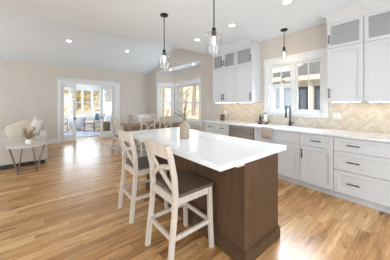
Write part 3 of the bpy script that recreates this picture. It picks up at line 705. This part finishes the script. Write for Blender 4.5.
for k in range(46):
    a = random.random()*6.28; rr = random.random()**.6*.11; h_ = .10+.19*random.random(); p = Vector((CX+.02+rr*math.cos(a), CY+rr*math.sin(a), .62+h_)); m.tube([(CX+.02, CY, .62), p], .0018, 4)
    for j in range(4):
        q = p-Vector((0, 0, .03*j))+Vector((random.uniform(-.015, .015), random.uniform(-.015, .015), 0)); s_ = Vector((random.uniform(-1, 1), random.uniform(-1, 1), random.uniform(-.4, 1))).normalized()*.02; t_ = s_.cross(Vector((.3, .5, .8))).normalized()*.009
        m.add([q-s_, q+t_, q+s_, q-t_], [(0, 1, 2, 3)])
m.build('dried_stems', DRIED, r)

# ------------------------------------------------------------------ sunroom furniture
m = MB(); m.box(.35, 2.15, 8.75, 11.3, .001, .012, .003); tag(m.build('sunroom_rug', RUGB), 'blue grey patterned rug on the sunroom floor beyond the doors', 'rug')
def rocker(loc, rz, label, pillow_m):
    r = thing('patio_chair', (0, 0, 0), label, 'chair', 'patio chairs in the sunroom', local=True)
    for s in (1, -1):
        m = MB(); y = s*.30
        m.tube([(.36, y, .05), (.15, y, .015), (-.15, y, .015), (-.40, y, .07)], .014, 8)
        m.tube([(.28, y, .03), (.30, y, .58), (-.28, y, .60)], .014, 8); m.tube([(-.25, y, .03), (-.26, y, .45), (-.42, y, .98)], .014, 8); m.build('side_frame', BLACK, r)
    m = MB(); m.tube([(-.42, -.3, .98), (-.42, .3, .98)], .014, 8); m.tube([(.29, -.3, .36), (.29, .3, .36)], .014, 8); m.tube([(-.25, -.3, .36), (-.25, .3, .36)], .014, 8)
    for k in range(5): m.tube([(-.27, -.2+k*.1, .4), (-.42, -.2+k*.1, .98)], .006, 6)
    m.build('cross_bar', BLACK, r)
    m = MB(); m.pillow((.02, 0, .43), (.58, .56, .13), .3, .25); m.build('seat_cushion', BEIGEF, r, True)
    m = MB(); m.pillow((-.29, 0, .70), (.12, .54, .48), .35, .3, Matrix.Rotation(-.27, 4, 'Y')); m.build('back_cushion', pillow_m, r, True)
    r.location = loc; r.rotation_euler = (0, 0, rz); return r
rocker((2.03, 10.35, .012), math.radians(215), 'black metal patio chair with beige seat on the right side of the sunroom', IVORYF)
m = MB(); m.pillow((0, 0, 0), (.34, .12, .32), .42, .9, ez=.42); o = m.build('accent_pillow', BLUEF, None, True); o.location = (2.13, 10.34, .70); o.rotation_euler = (.1, .25, 1.2); tag(o, 'small blue accent pillow on the right patio chair in the sunroom', 'pillow')
rocker((.60, 10.6, .012), math.radians(-20), 'black metal patio chair with pale cushion on the left side of the sunroom', IVORYF)
r = thing('bistro_table', (1.43, 11.0, .012), 'round white-clothed table between the two sunroom chairs', 'table')
m = MB(); m.lathe([(.36, 0), (.37, .02), (.37, .03), (0, .03)], (1.43, 11.0, .68), 28); m.build('tabletop', WHITEC, r, True)
m = MB(); m.lathe([(.10+.0, .0), (.09, .3), (.10, .668)], (1.43, 11.0, .012), 16); m.build('pedestal', WHITEC, r, True)
m = MB()
n = 48; prof = [(.372, .715), (.376, .70), (.36, .45), (.35, .18)]
vs = [(1.43+(rr+(.018*math.sin(8*2*PI*k/n) if z < .69 else 0))*math.cos(2*PI*k/n), 11.0+(rr+(.018*math.sin(8*2*PI*k/n) if z < .69 else 0))*math.sin(2*PI*k/n), z) for rr, z in prof for k in range(n)]
m.add(vs, [(i*n+k, i*n+(k+1) % n, (i+1)*n+(k+1) % n, (i+1)*n+k) for i in range(3) for k in range(n)]+[tuple(range(n))])
o = m.build('tablecloth', CLOTH, None, True, orig=(1.43, 11, .7)); sd = o.modifiers.new('thickness', 'SOLIDIFY'); sd.thickness = .004; sd.offset = 1; tag(o, 'white cloth draped over the round sunroom table', 'tablecloth')
m = MB(); m.lathe([(.17, 0), (.185, .02), (.19, .44), (.20, .47), (.18, .47), (.175, .1)], (2.37, 9.62, 0), 28); tag(m.build('wicker_basket', WICKER, None, True, orig=(2.37, 9.62, 0)), 'tall brown wicker basket behind the right glass door', 'basket')
r = MB(); 
for k in range(5): r.box(SX1-.03-.004*k, SX1-.005, 9.35, 10.75, 1.42+k*.15, 1.42+k*.15+.149, .004)
tag(r.build('roman_shade', fabric('taupe_shade', (.42, .37, .31), 30, .2)), 'taupe fabric shade on the right wall of the sunroom', 'shade')

# ------------------------------------------------------------------ ceiling lamps
def downlight(name, label, loc, tilt, power, group='recessed ceiling lights'):
    r = thing(name, (0, 0, 0), label, 'ceiling light', group, local=True)
    m = MB(); m.lathe([(.052, -.004), (.075, -.006), (.08, -.001), (.08, .0), (.052, .0)], n=24, close=False); m.build('trim_ring', TRIM, r, True)
    m = MB(); m.lathe([(.052, -.0035), (.052, -.0015)], n=24); m.build('lens', LEDM, r, True)
    l = bpy.data.lights.new('downlight', 'SPOT'); l.energy = power; l.spot_size = 2.3; l.spot_blend = .8; l.shadow_soft_size = .06; l.color = (.93, .95, 1)
    lo = bpy.data.objects.new('downlight', l); COL.objects.link(lo); lo.parent = r; lo.location = (0, 0, -.02)
    r.location = loc; r.rotation_euler = (tilt, 0, 0)
for lab, x, y in (('recessed round kitchen ceiling light, farthest of the three, left of the near pendant glass', 2.65, 3.17), ('recessed round ceiling light, middle of the kitchen row', 2.64, 2.19), ('recessed round ceiling light at the top edge of the photo, nearest of the kitchen row', 2.61, 1.20)):
    downlight('recessed_light', lab, (x, y, CEIL), 0, 12)
ta = -math.atan(.2542)
for lab, x, y in (('recessed light in the sloped ceiling above the sofa side', .61, 6.325), ('recessed light in the sloped ceiling, right of the other sloped one', 2.23, 6.315)):
    downlight('recessed_light', lab, (x, y, zs_far(y)-.0005), ta, 9)
for lab, x, y in (('recessed light in the bay soffit above the left window', 4.0, 6.43), ('recessed light in the bay soffit above the wide window', 4.04, 5.03)):
    downlight('recessed_light', lab, (x, y, 2.69), 0, 5)
def pendant(label, x, y, zc, ztop, zbot, rmax, power):
    r = thing('pendant_lamp', (x, y, zc), label, 'pendant lamp', 'glass pendant lamps')
    m = MB(); m.lathe([(.005, -.028), (.055, -.024), (.062, -.016), (.062, 0)], (x, y, zc), 24); m.build('canopy', BRONZE, r, True)
    m = MB(); m.tube([(x, y, zc-.02), (x, y, ztop+.03)], .0065, 10); m.build('rod', BRONZE, r, True)
    k = rmax/.10; H = ztop-zbot
    m = MB(); m.lathe([(.010, .05), (.022, .04), (.026, .0), (.026, -.025), (.02, -.045), (.016, -.05)], (x, y, ztop), 18); m.build('socket', BRONZE, r, True)
    prof = [(.026, 1.0), (.055, .985), (.085, .93), (.098, .85), (.10, .76), (.094, .58), (.083, .30), (.073, .0)]
    m = MB(); pr = [(a*k, z*H) for a, z in prof]; m.lathe(pr+[(a-.003, z+.0005) for a, z in reversed(pr)], (x, y, zbot), 36, False); m.build('glass_shade', SHADEG, r, True)
    bz = ztop-.05
    m = MB(); m.lathe([(.010, 0), (.013, -.02), (.016, -.05), (.016, -.075), (.011, -.095), (.004, -.104)], (x, y, bz), 16); m.build('bulb', BULBM, r, True)
    l = bpy.data.lights.new('pendant_glow', 'POINT'); l.energy = power; l.color = (1, .88, .72); l.shadow_soft_size = .04; lo = bpy.data.objects.new('pendant_glow', l); COL.objects.link(lo); lo.location = (x, y, zbot-.01)
pendant('clear glass pendant over the far half of the island, its canopy in view', 1.5, 2.6, CEIL, 2.15, 1.90, .095, 2.5)
pendant('clear glass pendant over the near island half, rod cut by the top edge', 1.5, 1.5, CEIL, 2.15, 1.89, .098, 2.5)
pendant('small glass pendant with a glowing bulb hanging in front of the sink window', 3.55, 1.69, CEIL, 2.37, 2.20, .055, 1.4)

# ------------------------------------------------------------------ outdoors
g = MB(); n = 24
vs = []; 
def gz(x, y):
    d = max(0, y-13.5)+max(0, (x-8.5))*max(0, min(1, (y-7)/4)); return -.45+.75*d**.95 if d > 0 else -.45
gx = [-14+k*2.0 for k in range(25)]; gy = [-10+k*2.0 for k in range(24)]
vs = [(x, y, gz(x, y)+(random.uniform(-.1, .1) if y > 13 else 0)) for y in gy for x in gx]; nx = len(gx)
g.add(vs, [(j*nx+i, j*nx+i+1, (j+1)*nx+i+1, (j+1)*nx+i) for j in range(len(gy)-1) for i in range(nx-1)])
struct('ground', g, GROUNDM)
def bare_tree(x, y, h, r0, label, lean):
    z0 = gz(x, y)-.1; r = thing('bare_tree', (x, y, z0), label, 'tree', 'bare trees beyond the bay window')
    m = MB(); top = Vector((x+lean*h, y+random.uniform(-.3, .3), z0+h)); base = Vector((x, y, z0))
    pts = [base.lerp(top, k/6)+Vector((random.uniform(-.06, .06), random.uniform(-.06, .06), 0))*(1 if k else 0) for k in range(7)]; m.tube(pts, r0, 9, r0*.35); m.build('trunk', BARK, r, True)
    m = MB()
    for k in range(11):
        f = random.uniform(.3, .95); p = base.lerp(top, f); a = random.random()*6.28; L = random.uniform(.7, 2.0)*(1.2-f*.6); d = Vector((math.cos(a), math.sin(a), random.uniform(.4, 1.1))).normalized()
        m.tube([p, p+d*L*.5+Vector((0, 0, .05)), p+d*L], r0*.28, 6, .01)
    m.build('branch', BARK, r)
random.seed(11)
bt = [(8.6, 12.6, .00), (9.6, 12.0, .05), (9.2, 10.6, -.05), (10.6, 11.0, .07), (10.4, 9.6, .03), (11.6, 12.4, -.04), (7.4, 13.2, .04), (12.6, 11.3, .02), (8.0, 11.4, .02)]
dirs = ['leftmost by the left pane', 'behind the left pane', 'behind the left part of the wide pane', 'in the middle of the wide pane', 'near the right side of the wide pane', 'far back up the slope', 'leftmost and farthest left', 'far back on the right', 'close outside the left pane']
for (x, y, ln), dd in zip(bt, dirs): bare_tree(x, y, random.uniform(6, 8), random.uniform(.09, .15), 'bare pale tree outside the bay window, '+dd, ln)
def gold_tree(x, y, h, label):
    z0 = gz(x, y)-.1; r = thing('golden_tree', (x, y, z0), label, 'tree', 'golden trees beyond the sunroom')
    m = MB(); m.tube([(x, y, z0), (x+.1, y, z0+h*.5), (x-.05, y, z0+h)], .11, 8, .03); m.build('trunk', BARK, r, True)
    m = MB()
    for k in range(1100):
        u = random.random(); a = random.random()*6.28; rr = .92*(random.random()**.5)*(1-.35*abs(u-.4)); p = Vector((x+rr*math.cos(a), y+rr*math.sin(a), z0+.1+u*h)); s_ = Vector((random.uniform(-1, 1), random.uniform(-1, 1), random.uniform(-1, 1))).normalized()*.10; t_ = s_.cross(Vector((random.random(), random.random(), 1))).normalized()*.06
        m.add([p-s_, p+t_, p+s_, p-t_], [(0, 1, 2, 3)])
    m.build('foliage', GOLD, r)
for x, y, h_, lab in ((.1, 15.2, 4.5, 'golden autumn tree outside the sunroom, leftmost'), (1.95, 15.4, 5, 'golden autumn tree outside the sunroom, behind the left door'), (3.8, 15.2, 5, 'golden autumn tree outside the sunroom, right of the doorway view'),
                      (1.0, 17.6, 6, 'golden autumn tree farther up the slope, left'), (2.9, 17.7, 6, 'golden autumn tree farther up the slope, seen through the doorway'), (4.8, 17.6, 6, 'golden autumn tree farther up the slope, right')): gold_tree(x, y, h_, lab)
# neighbouring house seen through the sink window
HX = 9.2
r = thing('neighbor_house', (HX+2, 3.6, -.45), 'cream house wing with grey roof and dark framed windows outside the sink window', 'house')
m = MB(); m.box(HX, HX+4, .2, 6.2, -.5, 2.45); m.build('wall', SIDING, r)
m = MB(); m.prism([(HX-.35, 2.47), (HX+2.4, 3.75), (HX+2.4, 3.85), (HX-.35, 2.56)], 'y', -.1, 4.15); m.prism([(HX-.7, 2.47), (HX+2.0, 3.15), (HX+2.0, 3.25), (HX-.7, 2.56)], 'y', 4.15, 6.6); m.build('roof', SHINGLE, r)
m = MB(); m.box(HX-.38, HX-.33, -.1, 4.15, 2.36, 2.57); m.box(HX-.73, HX-.68, 4.15, 6.6, 2.36, 2.57); m.box(HX-.33, HX, -.1, 6.6, 2.40, 2.46); m.build('fascia', SIDING, r)
for a, b_ in ((2.66, 3.04), (3.29, 3.70), (3.98, 4.37), (4.53, 4.76)):
    f = MB(); z0, z1 = .85, 2.1; e = .07
    f.box(HX-.05, HX, a, a+e, z0, z1); f.box(HX-.05, HX, b_-e, b_, z0, z1); f.box(HX-.05, HX, a+e, b_-e, z0, z0+e); f.box(HX-.05, HX, a+e, b_-e, z1-e, z1); fo = f.build('window', NAVY, r)
    p = MB(); p.box(HX-.03, HX-.001, a+e, b_-e, z0+e, z1-e); p.build('pane', mat('far_pane', (.14, .16, .19), .1), fo)
for y in (3.165, 4.45, 5.0):
    m = MB(); m.box(HX-.16, HX-.001, y-.07, y+.07, -.45, 2.4, .01); m.build('column', SIDING, r)
